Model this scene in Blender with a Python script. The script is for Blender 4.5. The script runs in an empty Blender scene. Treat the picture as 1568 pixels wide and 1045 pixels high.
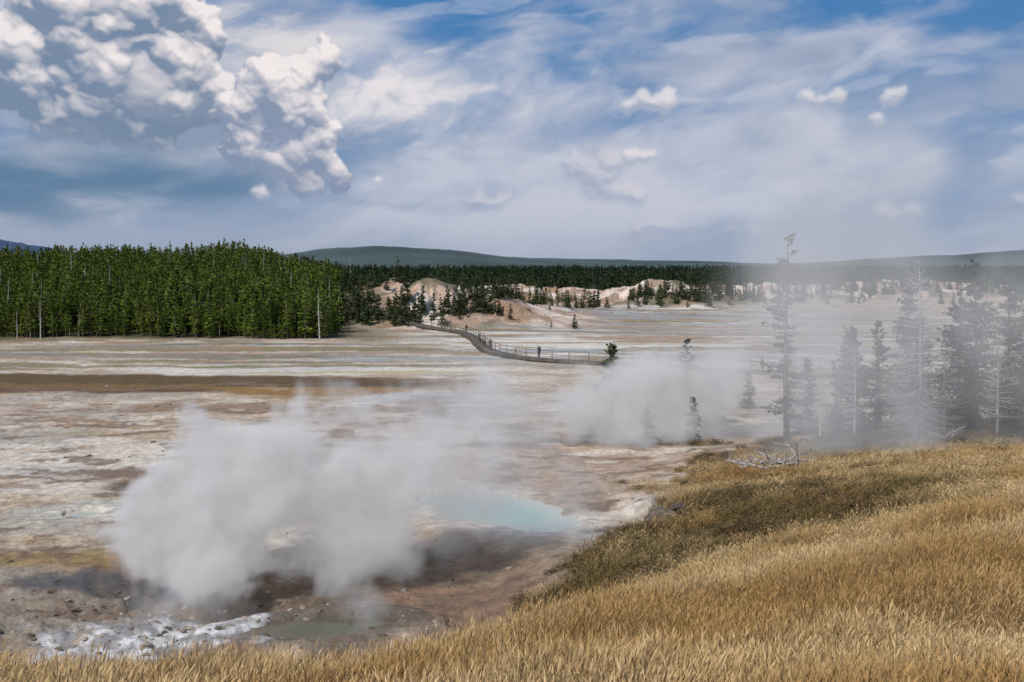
import bpy, math, numpy as np, random, time
from mathutils import Vector
T0=time.time()
rng=np.random.default_rng(7); random.seed(7)
scene=bpy.context.scene

# ------------------------------------------------------------ numpy noise
def _hash(ix,iy,s):
    n=(ix.astype(np.int64)*374761393+iy.astype(np.int64)*668265263+s*982451653)&0x7fffffff
    n=((n^(n>>13))*1274126177)&0x7fffffff
    n=n^(n>>16)
    return (n&0xffff)/65535.0
def vn(x,y,s=0):
    x0=np.floor(x);y0=np.floor(y);fx=x-x0;fy=y-y0
    fx=fx*fx*(3-2*fx);fy=fy*fy*(3-2*fy)
    a=_hash(x0,y0,s);b=_hash(x0+1,y0,s);c=_hash(x0,y0+1,s);d=_hash(x0+1,y0+1,s)
    return (a*(1-fx)+b*fx)*(1-fy)+(c*(1-fx)+d*fx)*fy
def fbm(x,y,s=0,o=5,g=.5):
    x=np.asarray(x,float);y=np.asarray(y,float)
    t=0;a=1;m=0
    for i in range(o):
        c,sn=math.cos(i*1.3),math.sin(i*1.3)
        t=t+a*vn((x*c-y*sn)*2**i+17.3*i,(x*sn+y*c)*2**i-9.1*i,s+i*13);m+=a;a*=g
    return t/m
def ss(a,b,x):
    t=np.clip((x-a)/(b-a),0,1);return t*t*(3-2*t)
def lerp(a,b,t): return a+(b-a)*t

# ------------------------------------------------------------ terrain height
CP=np.array([
(-15,-12,11.2),(0,-12,11.3),(15,-12,11.4),(-12,0,10.4),(0,0,10.8),(12,0,11),(30,0,11),(-30,0,9.8),
(-7,8,8.55),(-3,8,8.6),(2,8,8.9),(6,8,9.2),(-6,10.5,7.8),(-2,10.5,7.8),(0,13,7.35),(2.3,16,7.0),(5.2,19,6.6),(12.3,24,6.6),
(-7,14,5.5),(-2.5,14.5,5.5),(-7,20,2.4),(-6,26,.2),(-12,31,-.2),(-20,26,.8),(-20,12,6.3),(-30,20,3.2),(-30,30,.3),
(0,18,4.9),(0,24,2.4),(-.5,30,.5),(0,36,0.0),(3.7,26,3.9),(6,42,1.7),(7.8,55,.6),(8.5,62,.1),
(7.6,28,4.3),(10.4,38,3.3),(13.6,50,2.0),(17,62,1.1),(19,72,.4),
(16.5,32,5.2),(25.7,50,3.0),(33.4,65,1.8),(40,20,9),(45,40,6),(50,62,3),
(2.5,45,.05),(2.1,34,1.4),(3.2,51,0.1),
(-8,36,-.5),(-15,40,0),(-25,42,0),(-10,48,0),(-20,60,0),(-5,60,0),(4,70,0),(-45,45,0),(-30,80,0),(0,88,0),(20,90,0),(40,90,.6),(-60,70,0),(60,90,1.5)],float)
def _phi(r2): return .5*r2*np.log(r2+1e-6)
n=len(CP);A=np.zeros((n+3,n+3));d2=((CP[:,None,:2]-CP[None,:,:2])**2).sum(2)
A[:n,:n]=_phi(d2)+np.eye(n)*1.5;A[:n,n]=1;A[:n,n+1:]=CP[:,:2];A[n,:n]=1;A[n+1:,:n]=CP[:,:2].T
W=np.linalg.solve(A,np.r_[CP[:,2],0,0,0])
def tps_raw(x,y):
    r=W[n]+W[n+1]*x+W[n+2]*y
    for i in range(n): r=r+W[i]*_phi((x-CP[i,0])**2+(y-CP[i,1])**2)
    return r
_gx=np.arange(-112,112.5,.5);_T=tps_raw(*np.meshgrid(_gx,_gx,indexing='ij'))
def tps(x,y):
    u=np.clip((x+112)/.5,0,len(_gx)-1.001);v=np.clip((y+112)/.5,0,len(_gx)-1.001)
    i=u.astype(int);j=v.astype(int);fu=u-i;fv=v-j
    return (_T[i,j]*(1-fu)+_T[i+1,j]*fu)*(1-fv)+(_T[i,j+1]*(1-fu)+_T[i+1,j+1]*fu)*fv
def g2(x,y,cx,cy,rx,ry): return np.exp(-((x-cx)/rx)**2-((y-cy)/ry)**2)
# pools: centre, half-axes, rotation
POOL=(-.9,51.4,5.1,2.6,math.radians(-50)); POOL2=(-6.6,34.6,2.3,1.2,0.15); POOL3=(-21.8,50.5,1.0,.9,0)
def pool_r(x,y,p):
    c,s=math.cos(p[4]),math.sin(p[4]);u=(x-p[0])*c+(y-p[1])*s;v=-(x-p[0])*s+(y-p[1])*c
    return np.hypot(u/p[2],v/p[3])
def near_w(x,y): return 1-ss(74,104,np.hypot(x,y))
def height(x,y):
    x=np.asarray(x,float);y=np.asarray(y,float)
    d=np.hypot(x,y)
    back=11*ss(15,-25,y)*1.0
    side=8.5*ss(.62,1.3,x/np.maximum(y,1.0))*(y>0)
    basin=np.maximum(back,np.where(y>0,side,back))
    big=fbm(x/40,y/40,3,4)-.5
    far=basin+big*.9*ss(60,140,d)
    rough=fbm(x/9,y/9,21,6)
    m=5.6*g2(x,y,-29,238,17,22)+4.3*g2(x,y,-11,226,17,18)+2.8*g2(x,y,-18,262,42,24)+2.6*g2(x,y,-20,214,22,10)
    m=m+4.6*g2(x,y,4,365,34,28)+6.4*g2(x,y,52,332,22,22)+6.2*g2(x,y,165,425,60,34)+4.4*g2(x,y,95,400,30,20)
    m=m*(.5+1.0*rough)+np.minimum(m,3)*.7*(ss(.46,.54,fbm(x/7,y/7,23,5))-.5)
    far=far+np.where(y>120,m,0)
    fm=ss(10,-32,x+.165*y)
    fh=10.2*ss(165,268,y)*fm*lerp(1,.84,ss(-105,-150,x))
    far=far+fh*(.84+.32*fbm(x/34,y/34,5,3))
    far=far+ss(430,800,y)*5.2*(1-fm)
    mt=66*g2(x,y,-420,3600,520,700)+34*g2(x,y,350,4300,800,700)+84*g2(x,y,2350,4700,800,900)
    mt=mt+260*g2(x,y,-5150,10000,560,800)+170*g2(x,y,-4000,10500,700,800)
    mt=mt*(.62+.76*fbm(x/420,y/700,8,6))
    far=far+mt+ss(900,4500,d)*6*fbm(x/70,y/200,9,4)*(y>0)
    w=near_w(x,y)
    nr=np.clip(tps(x,y),-1.5,12)
    h=nr*w+far*(1-w)
    hill=ss(.8,2.2,nr)*w
    h=h+(fbm(x/3.2,y/3.2,35,4)-.5)*.9*hill*ss(9,22,d)
    h=h+(fbm(x/2.2,y/2.2,31,4)-.5)*.32*(1-ss(120,300,d))*ss(4,14,d)
    h=h+(fbm(x/.6,y/.6,33,3)-.5)*.11*(1-ss(60,100,d))
    cr=blob(x,y,-11,36,9,5,.5,.3,39,3)
    h=h+(np.abs(fbm(x/1.3,y/1.3,37,5)-.5)*2)*.55*cr-.12*cr
    for p in (POOL,POOL2,POOL3):
        r0=pool_r(x,y,p);r=r0+(fbm(x/2.0,y/2.0,77,5)-.5)*.75
        k=1-ss(.85,1.15,r); k2=(1-ss(1.75,2.3,r0))
        h=h*(1-k2)+(.03+.14*fbm(x/.8,y/.8,78,4))*k2; h=h*(1-k)+(-.45)*k
    for (cx,cy,rr,dd) in ((-14.3,39.5,2.2,.9),(-10.6,38.2,2.0,.7),(-22,57.5,1.3,.35)):
        h=h-dd*np.exp(-((x-cx)**2+(y-cy)**2)/rr**2)*(.6+.8*fbm(x/1.1,y/1.1,51,3))
    return h

# ------------------------------------------------------------ masks/colours
def blob(x,y,cx,cy,rx,ry,e=.35,wp=.6,s=60,sc=None):
    sc=sc or max(min(rx,ry)*.8,.8)
    r=np.hypot((x-cx)/rx,(y-cy)/ry);out=np.zeros(np.shape(r));k=r<1+e+wp
    if k.any(): out[k]=1-ss(1-e,1+e,r[k]+(fbm(x[k]/sc,y[k]/sc,s,5)-.5)*wp*2)
    return out
def grass_mask(x,y,h=None):
    if h is None: h=height(x,y)
    w=near_w(x,y)
    base=np.clip(tps(x,y),-1.5,12)
    nz=(fbm(x/3,y/3,91,5)-.5)
    g=ss(.55,1.3,base+nz*2.4)*w
    g=np.maximum(g,ss(3,6,h)*(y<90)*(1-w))
    return g
def ground_color(x,y,h):
    d=np.hypot(x,y)
    c=lambda r,g,b:np.array([r,g,b])[None,:]
    N=lambda sx,sy,s,o=5:fbm(x/sx,y/sy,s,o)[:,None]
    col=lerp(c(.45,.335,.235),c(.54,.45,.345),ss(.38,.62,N(9,5,101)))
    col=lerp(col,c(.31,.21,.14),ss(.50,.64,N(6,3.2,103,6))*.8)
    col=lerp(col,c(.66,.60,.51),ss(.57,.69,N(5,2.6,107,6))*.75)
    col=lerp(col,c(.36,.335,.29),ss(.55,.67,N(12,5,109,6))*.65)
    col=lerp(col,c(.36,.265,.14),ss(.58,.68,N(10,3,110,6))*.4)
    col=col*lerp(.80,1.16,N(.9,.7,111,4))
    wet=(ss(.60,.68,N(14,5,113,5))*.2)[:,0]
    def put(m,cc,a=1.0):
        nonlocal col
        m=m[:,None]*a; col=lerp(col,c(*cc),m)
    rg=np.abs(fbm(x/11+.5*fbm(x/5,y/5,171,3),y/4,172,5)-.5)
    put((1-ss(.004,.022,rg))*ss(55,75,y)*(1-ss(110,125,y)),(.20,.135,.085),.55)
    rg=np.abs(fbm(x/9,y/6,173,5)-.5)
    put((1-ss(.004,.018,rg))*(1-ss(60,80,y)),(.22,.155,.105),.45)
    st=ss(100,125,y)*(1-ss(380,430,y))
    s1=ss(.50,.60,fbm(x/26,y/5,121,5)); s2=ss(.52,.60,fbm(x/30,y/4,123,5)); s3=ss(.54,.60,fbm(x/22,y/3.4,127,5))
    centre=blob(x,y,35,215,75,100,.3,.25,130,30)*ss(118,135,y)
    left=blob(x,y,-45,140,62,22,.3,.25,131,20)
    put(centre,(.47,.43,.36),.6)
    put(st*s1*np.maximum(.25,centre),(.64,.61,.54))
    put(st*s2*np.maximum(centre,left),(.30,.32,.29),.9)
    put(st*s3*np.maximum(centre,left)*.9,(.23,.19,.10))
    put(st*ss(.55,.61,fbm(x/24,y/3,129,5)),(.34,.225,.145),.8)
    wet=np.maximum(wet,st*s2*np.maximum(centre,left))
    put(blob(x,y,-22,121,26,5,.4,.4,133,5),(.66,.62,.54),.85)
    put(blob(x,y,-18,119,18,1.4,.4,.4,134,3),(.40,.34,.15),.7)
    put(blob(x,y,-30,127,24,1.4,.4,.5,135,3),(.20,.19,.10),.85)
    put(blob(x,y,-50,108,46,8.5,.13,.2,140,9),(.115,.070,.030),1)
    put(blob(x,y,-48,105,34,2.5,.3,.5,141,5),(.20,.125,.05),.7)
    put(blob(x,y,-20,101,10,4.5,.2,.3,142,4),(.27,.155,.05),1)
    put(blob(x,y,-20,105.5,11,1.6,.3,.4,1142,3),(.09,.068,.036),.9)
    b=blob(x,y,-10,96,4.5,3.5,.3,.5,143,3);put(b,(.44,.43,.40),.9);wet=np.maximum(wet,b*.6)
    put(blob(x,y,-6.5,90,4.5,9,.4,.6,144,3),(.16,.10,.07),.75)
    put(blob(x,y,-25,88,14,3,.4,.7,145,3),(.22,.14,.09),.75)
    put(blob(x,y,-27,66,9,5,.5,.7,146,3),(.64,.58,.49),.8)
    put(blob(x,y,-30,61,8,1.6,.4,.6,147,2),(.33,.31,.28),.6)
    for (cx,cy,rx,ry,s) in ((-22,57.5,1.9,1.0,1),(-17,66,2.0,1.4,2),(-17,58,1.4,2.4,3),(-13,70,3,1.6,4),(-30,52,2.4,1.2,5)):
        put(blob(x,y,cx,cy,rx,ry,.4,.6,150+s,1),(.11,.080,.06),.8)
    b=blob(x,y,-22.3,51,3.2,2.2,.3,.4,160,1.5);put(b,(.46,.45,.38),.8)
    put(blob(x,y,-1.5,51,7.2,8.2,.35,.35,161,3),(.52,.42,.32),.75)
    pr=pool_r(x,y,POOL)+(fbm(x/2.0,y/2.0,77,5)-.5)*.75
    put(1-ss(1.2,1.8,pr),(.60,.57,.49),.8)
    put(blob(x,y,3,53,2.2,3.2,.4,.8,1162,1.2),(.27,.20,.15),.8)
    put(blob(x,y,-2.5,42,6.5,5,.4,.6,162,2.5),(.200,.130,.078),.85)
    put(blob(x,y,-2.5,37.5,4,2.6,.4,.6,163,2),(.23,.14,.095),.8)
    put(blob(x,y,-19,36.5,6.5,4.5,.4,.5,164,3),(.24,.21,.165),.85)
    put(blob(x,y,-18.5,42.5,3.8,1.3,.5,.9,165,1.5),(.28,.19,.065),.8)
    b=blob(x,y,-14.8,40,4.2,1.5,.3,.8,166,1.2);put(b,(.07,.068,.066),.9);wet=np.maximum(wet,b*.6)
    b=blob(x,y,-9,37.5,6,3.0,.4,.6,167,1.5);put(b,(.11,.088,.068),.85)
    put(blob(x,y,-6.6,34.6,4.6,2.6,.4,.8,1167,1.2),(.125,.105,.078),.85)
    fo=blob(x,y,-12.0,34.0,3.9,2.4,.35,.9,168,.7);put(fo,(.30,.30,.30),.95)
    put(fo*ss(.46,.56,fbm(x/.5,y/.5,169,5)),(.64,.64,.63),.85)
    put(blob(x,y,4,62,6,7,.5,.6,170,2),(.34,.24,.175),.7)
    b=ss(.59,.65,fbm(x/2.2,y/1.3,175,5))*(1-ss(80,110,d));put(b,(.16,.11,.075),.75)
    b=ss(.61,.67,fbm(x/5,y/1.6,176,5))*(1-ss(80,120,d))*ss(44,52,y);put(b,(.66,.61,.53),.6)
    g=grass_mask(x,y,h)
    gs=lerp(c(.25,.165,.07),c(.33,.235,.11),N(2.5,2.5,180))
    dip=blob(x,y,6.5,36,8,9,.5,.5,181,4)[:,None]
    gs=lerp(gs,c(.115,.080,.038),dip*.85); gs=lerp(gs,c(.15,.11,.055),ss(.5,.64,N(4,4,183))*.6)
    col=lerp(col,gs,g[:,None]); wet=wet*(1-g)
    md=np.clip(g2(x,y,-22,232,38,34)+g2(x,y,4,365,42,34)+g2(x,y,52,332,28,26)+g2(x,y,165,425,75,40)+g2(x,y,95,400,35,25),0,1)*(y>120)
    mc=lerp(c(.54,.39,.29),c(.70,.61,.52),ss(.35,.6,N(8,8,190))); mc=lerp(mc,c(.30,.19,.115),ss(.46,.58,N(6,6,191,6))*.8)
    mc=lerp(mc,c(.07,.075,.035),ss(.52,.62,N(11,11,192,6))*.8)
    mm=ss(.18,.4,md)[:,None]
    col=lerp(col,mc,mm); wet=wet*(1-mm[:,0])
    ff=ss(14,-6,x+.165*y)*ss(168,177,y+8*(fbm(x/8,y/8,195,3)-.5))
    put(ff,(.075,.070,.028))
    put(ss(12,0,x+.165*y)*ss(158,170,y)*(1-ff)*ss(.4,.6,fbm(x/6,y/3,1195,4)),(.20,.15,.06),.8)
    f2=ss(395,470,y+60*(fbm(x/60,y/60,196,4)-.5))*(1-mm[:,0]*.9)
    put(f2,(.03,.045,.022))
    f3=ss(1200,3600,d)*(y>0); put(f3,(.050,.082,.086))  # blue-green distance haze painted into the hill forest colour
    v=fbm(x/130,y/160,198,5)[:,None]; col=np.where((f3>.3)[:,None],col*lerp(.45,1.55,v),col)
    f4=ss(6000,9500,d); put(f4,(.16,.24,.33))  # bluer aerial haze painted into the farthest mountains' colour
    put((y<-15)*1.0,(.2,.16,.08))
    wet=wet*(1-f2)
    return np.clip(col,0,1),np.clip(wet,0,1),g

# ------------------------------------------------------------ material helpers
def newmat(name):
    m=bpy.data.materials.new(name);m.use_nodes=True;nt=m.node_tree;nt.nodes.clear();return m,nt
class B:
    def __init__(s,nt): s.nt=nt
    def node(s,t,**k):
        nd=s.nt.nodes.new(t)
        for a,b in k.items(): setattr(nd,a,b)
        return nd
    def set(s,sock,v):
        if v is None: return
        if isinstance(v,bpy.types.NodeSocket): s.nt.links.new(v,sock)
        else: sock.default_value=v
    def m(s,op,a,b=None,c=None,clamp=False):
        nd=s.node('ShaderNodeMath',operation=op,use_clamp=clamp)
        for i,v in enumerate((a,b,c)): s.set(nd.inputs[i],v)
        return nd.outputs[0]
    def vm(s,op,a,b=None):
        nd=s.node('ShaderNodeVectorMath',operation=op);s.set(nd.inputs[0],a);s.set(nd.inputs[1],b);return nd
    def mix(s,f,a,b):
        nd=s.node('ShaderNodeMix',data_type='RGBA');s.set(nd.inputs[0],f)
        s.set(nd.inputs[6],a if isinstance(a,bpy.types.NodeSocket) else (*a,1))
        s.set(nd.inputs[7],b if isinstance(b,bpy.types.NodeSocket) else (*b,1));return nd.outputs[2]
    def mul(s,a,b):
        nd=s.node('ShaderNodeMix',data_type='RGBA',blend_type='MULTIPLY');nd.inputs[0].default_value=1
        s.set(nd.inputs[6],a);s.set(nd.inputs[7],b);return nd.outputs[2]
    def noise(s,vec,scale,detail=4,rough=.5,dim='3D',dist=0):
        nd=s.node('ShaderNodeTexNoise',noise_dimensions=dim);s.set(nd.inputs['Vector'],vec)
        nd.inputs['Scale'].default_value=scale;nd.inputs['Detail'].default_value=detail;nd.inputs['Roughness'].default_value=rough
        nd.inputs['Distortion'].default_value=dist;return nd.outputs['Fac']
    def ramp(s,v,a,b,lo=0.,hi=1.):
        nd=s.node('ShaderNodeMapRange',interpolation_type='SMOOTHSTEP');s.set(nd.inputs['Value'],v)
        for k,q in zip(('From Min','From Max','To Min','To Max'),(a,b,lo,hi)): s.set(nd.inputs[k],q)
        return nd.outputs[0]
    def comb(s,x,y,z=0.):
        nd=s.node('ShaderNodeCombineXYZ');s.set(nd.inputs[0],x);s.set(nd.inputs[1],y);s.set(nd.inputs[2],z);return nd.outputs[0]
def surf(b,color,rough=.8,normal=None,spec=.3):
    p=b.node('ShaderNodeBsdfPrincipled');b.set(p.inputs['Base Color'],color if isinstance(color,bpy.types.NodeSocket) else (*color,1))
    b.set(p.inputs['Roughness'],rough);p.inputs['Specular IOR Level'].default_value=spec
    if normal: b.set(p.inputs['Normal'],normal)
    o=b.node('ShaderNodeOutputMaterial')
    b.nt.links.new(p.outputs[0],o.inputs[0])
    return p
def diffuse(b,color):
    p=b.node('ShaderNodeBsdfDiffuse');b.set(p.inputs['Color'],color);o=b.node('ShaderNodeOutputMaterial');b.nt.links.new(p.outputs[0],o.inputs[0])
def simple(name,c1,c2,scale=4,rough=.85,rand=0,bump=0,spec=.3,fast=False):
    m,nt=newmat(name);b=B(nt)
    tc=b.node('ShaderNodeTexCoord').outputs['Object']
    f=b.ramp(b.noise(tc,scale,2 if fast else 5,.6),.35,.65)
    col=b.mix(f,c1,c2)
    if rand:
        oi=b.node('ShaderNodeObjectInfo')
        k=b.m('MULTIPLY_ADD',oi.outputs['Random'],rand*2,1-rand)
        col=b.mul(col,b.comb(k,k,k))
    nrm=None
    if bump:
        bp=b.node('ShaderNodeBump');bp.inputs['Strength'].default_value=bump;bp.inputs['Distance'].default_value=.05
        b.set(bp.inputs['Height'],b.noise(tc,scale*4,5,.6));nrm=bp.outputs[0]
    if fast: diffuse(b,col)
    else: surf(b,col,rough,nrm,spec)
    return m

# ------------------------------------------------------------ ground object
M_,nt=newmat('ground_sinter');b=B(nt)
geo=b.node('ShaderNodeNewGeometry');P=geo.outputs['Position']
at=b.node('ShaderNodeAttribute',attribute_name='Col').outputs['Color'];wt=b.node('ShaderNodeAttribute',attribute_name='wet').outputs['Fac']
gr=b.node('ShaderNodeAttribute',attribute_name='grass').outputs['Fac']
n1=b.noise(P,1.7,6,.65);n2=b.noise(P,7,4,.7)
k=b.m('MULTIPLY',b.ramp(n1,.3,.7,.74,1.24),b.ramp(n2,.3,.7,.80,1.20))
col=b.mul(at,b.comb(k,k,k))
st=b.ramp(b.noise(b.vm('MULTIPLY',P,(.5,1.6,1)).outputs[0],.8,6,.72),.55,.64)
col=b.mix(b.m('MULTIPLY',b.m('MULTIPLY',st,.5),b.m('SUBTRACT',1,gr)),col,(.20,.14,.10))
bp=b.node('ShaderNodeBump');bp.inputs['Distance'].default_value=.14
b.set(bp.inputs['Height'],b.m('ADD',n1,b.m('MULTIPLY',n2,.4)))
b.set(bp.inputs['Strength'],b.ramp(wt,.2,.8,.9,.08))
surf(b,col,b.ramp(wt,.2,.8,.92,.30),bp.outputs[0],.3)
mat_ground=M_

rad=np.unique(np.concatenate([np.linspace(.3,5,20),np.exp(np.linspace(math.log(5),math.log(130),490)),np.exp(np.linspace(math.log(130),math.log(600),230)),np.exp(np.linspace(math.log(600),math.log(15500),110))]))
ang=np.concatenate([np.linspace(-180,-38,50,endpoint=False),np.linspace(-38,38,800,endpoint=False),np.linspace(38,180,50,endpoint=False)])*math.pi/180
R_,A_=np.meshgrid(rad,ang,indexing='ij')
gx=(R_*np.sin(A_)).ravel();gy=(R_*np.cos(A_)).ravel()
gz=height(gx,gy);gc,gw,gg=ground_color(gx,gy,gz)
nr,na=len(rad),len(ang)
i=np.arange(nr-1)[:,None]*na;j=np.arange(na)[None,:];j2=(j+1)%na
F=np.stack([i+j,i+j2,i+na+j2,i+na+j],-1).reshape(-1,4)[:,::-1]
def mesh_np(name,V,F,mats=(),mi=None,smooth=False):
    me=bpy.data.meshes.new(name)
    if not isinstance(F,(list,tuple)): F=[F]
    F=[f for f in F if len(f)]
    me.vertices.add(len(V));me.vertices.foreach_set('co',np.ascontiguousarray(V,dtype=np.float32).ravel())
    tot=sum(f.size for f in F);me.loops.add(tot);me.loops.foreach_set('vertex_index',np.concatenate([f.ravel() for f in F]).astype(np.int32))
    sizes=np.concatenate([np.full(len(f),f.shape[1]) for f in F]);me.polygons.add(len(sizes))
    me.polygons.foreach_set('loop_start',np.r_[0,np.cumsum(sizes)[:-1]].astype(np.int32))
    for m in mats: me.materials.append(m)
    if mi is not None: me.polygons.foreach_set('material_index',np.asarray(mi,dtype=np.int32))
    me.update(calc_edges=True)
    if smooth: me.polygons.foreach_set('use_smooth',np.ones(len(me.polygons),dtype=bool))
    return me
def add(name,me,loc=(0,0,0),rot=(0,0,0),sc=(1,1,1),parent=None):
    o=bpy.data.objects.new(name,me);scene.collection.objects.link(o);o.location=loc;o.rotation_euler=rot;o.scale=sc
    if parent: o.parent=parent
    return o
me=mesh_np('ground',np.c_[gx,gy,gz],F,[mat_ground],smooth=True)
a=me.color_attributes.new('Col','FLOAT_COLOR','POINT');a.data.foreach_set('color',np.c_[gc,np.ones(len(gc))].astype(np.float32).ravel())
for nm,v in (('wet',gw),('grass',gg)):
    a=me.attributes.new(nm,'FLOAT','POINT');a.data.foreach_set('value',v.astype(np.float32))
add('ground',me)
print('T ground',time.time()-T0)
def H1(x,y): return float(height(np.array([x]),np.array([y]))[0])

# ------------------------------------------------------------ water
def pool(name,c,z,col1,col2,rough=.06,sc=.4):
    cx,cy,rx,ry,ra=c
    m,nt=newmat(name+'_water');b=B(nt);tc=b.node('ShaderNodeTexCoord').outputs['Object']
    r=b.vm('LENGTH',b.vm('MULTIPLY',tc,(1/rx,1/ry,0)).outputs[0]).outputs['Value']
    r=b.m('ADD',r,b.m('MULTIPLY',b.m('SUBTRACT',b.noise(tc,sc,4),.5),.9))
    cc=b.mix(b.ramp(r,.3,1.05),col1,col2)
    bp=b.node('ShaderNodeBump');bp.inputs['Strength'].default_value=.2;bp.inputs['Distance'].default_value=.02
    b.set(bp.inputs['Height'],b.noise(tc,5,3))
    surf(b,cc,rough,bp.outputs[0],.5)
    t=np.linspace(0,2*math.pi,96,endpoint=False);V=[(0,0,0)];rings=6
    for k in range(1,rings+1):
        for q in t: V.append((rx*1.5*k/rings*math.cos(q),ry*1.5*k/rings*math.sin(q),0))
    V=np.array(V);T=[(0,1+k,1+(k+1)%96) for k in range(96)];Q=[]
    for s in range(rings-1):
        for k in range(96):
            Q.append((1+s*96+k,1+(s+1)*96+k,1+(s+1)*96+(k+1)%96,1+s*96+(k+1)%96))
    add(name,mesh_np(name,V,[np.array(T),np.array(Q)],[m]),(cx,cy,z),(0,0,ra))
pool('hot_spring_pool',POOL,-.05,(.30,.49,.43),(.50,.55,.45),.12)
pool('hot_spring_pool',POOL2,-.10,(.085,.088,.052),(.13,.11,.075),.2)
pool('hot_spring_pool',POOL3,-.08,(.37,.41,.36),(.48,.46,.38),.15)

# ------------------------------------------------------------ vegetation meshes
bark=simple('bark_grey',(.13,.10,.08),(.22,.19,.16),3,.9,fast=True)
deadwood=simple('dead_wood',(.36,.33,.30),(.54,.51,.47),5,.85,fast=True)
def needles(name,c1,c2,rand=.35): return simple(name,c1,c2,.9,.75,rand,fast=True)
ndl_forest=needles('needles_forest',(.075,.115,.018),(.19,.245,.040),.3)
ndl_dark=needles('needles_dark',(.050,.068,.030),(.09,.112,.048),.3)
ndl_far=needles('needles_far',(.030,.050,.026),(.058,.085,.040),.3)

def tube(p0,p1,r0,r1,ns):
    p0=np.array(p0,float);p1=np.array(p1,float);d=p1-p0;d/=np.linalg.norm(d)+1e-9
    a=np.cross(d,[0,0,1.]);
    if np.linalg.norm(a)<1e-3:a=np.array([1.,0,0])
    a/=np.linalg.norm(a);bb=np.cross(d,a);t=np.arange(ns)*2*math.pi/ns
    c=np.cos(t)[:,None]*a+np.sin(t)[:,None]*bb
    V=np.r_[p0+c*r0,p1+c*r1];F=[(k,(k+1)%ns,ns+(k+1)%ns,ns+k) for k in range(ns)]
    return V,np.array(F)
class Acc:
    def __init__(s): s.V=[];s.F=[];s.M=[];s.n=0
    def add(s,V,F,m=0): s.V.append(V);s.F.append(F+s.n);s.M.append(np.full(len(F),m));s.n+=len(V)
    def mesh(s,name,mats,smooth=False): return mesh_np(name,np.concatenate(s.V),np.concatenate(s.F),mats,np.concatenate(s.M),smooth)
def conifer(name,seed,H,R,c0,nb,nl,ls,mats,dead=0.0,droop=.25,power=.8,ns=5,clump=1.0):
    r=np.random.default_rng(seed);ac=Acc()
    pts=[];k=8
    for q in range(k+1):
        t=q/k;pts.append((math.sin(t*3+seed)*.012*H*t,math.cos(t*2.3+seed)*.012*H*t,t*H))
    r0=.012*H+.03
    for q in range(k): ac.add(*tube(pts[q],pts[q+1],r0*(1-q/k)+.012,r0*(1-(q+1)/k)+.012,ns+1),0)
    pa=np.array(pts)
    P=[];D=[]
    gap=r.uniform(0,2*math.pi)
    for q in range(nb):
        t=c0+(1-c0)*(1-r.random()**.85)*.985
        z=t*H;base=np.array([np.interp(z,pa[:,2],pa[:,0]),np.interp(z,pa[:,2],pa[:,1]),z])
        az=r.uniform(0,2*math.pi)
        L=(R*((1-t)/(1-c0))**power+.12)*r.uniform(.55,1.15)*(1-.25*math.cos(az-gap))
        up=lerp(-droop,.55,((t-c0)/(1-c0))**1.5)+r.uniform(-.15,.15)
        d=np.array([math.cos(az),math.sin(az),up]);d/=np.linalg.norm(d)
        mid=base+d*L*.55;end=base+d*L+np.array([0,0,.12*L])
        br=.006*H*(1-t)+.012
        ac.add(*tube(base,mid,br,br*.65,3),0);ac.add(*tube(mid,end,br*.65,.005,3),0)
        isdead=r.random()<dead
        if isdead or nl==0:
            for w in range(5):
                f=r.uniform(.3,.95);p=base+(end-base)*f
                dd=d+r.normal(0,.6,3);ac.add(*tube(p,p+dd*L*.28*(1.2-f),br*.4,.004,3),0)
            continue
        m=max(3,int(nl*(.4+L/R)))
        f=r.uniform(.15,1.05,m);p=base+(end-base)*f[:,None]
        spread=L*.22*clump*(1.15-f*.7)
        p=p+r.normal(0,1,(m,3))*spread[:,None]*np.array([1,1,.45])
        P.append(p);D.append(np.tile(d,(m,1)))
    if P:
        P=np.concatenate(P);D=np.concatenate(D)+r.normal(0,.55,(len(P),3));D/=np.linalg.norm(D,axis=1)[:,None]
        S=np.cross(D,r.normal(0,.5,(len(P),3))+np.array([0,0,1.]));S/=np.linalg.norm(S,axis=1)[:,None]+1e-6
        l=ls*r.uniform(.6,1.3,len(P))[:,None];w=l*.30
        V=np.stack([P-D*l*.5,P+S*w,P+D*l*.6,P-S*w],1).reshape(-1,3)
        ac.add(V,np.arange(len(V)).reshape(-1,4),1)
    return ac.mesh(name,mats)

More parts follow.
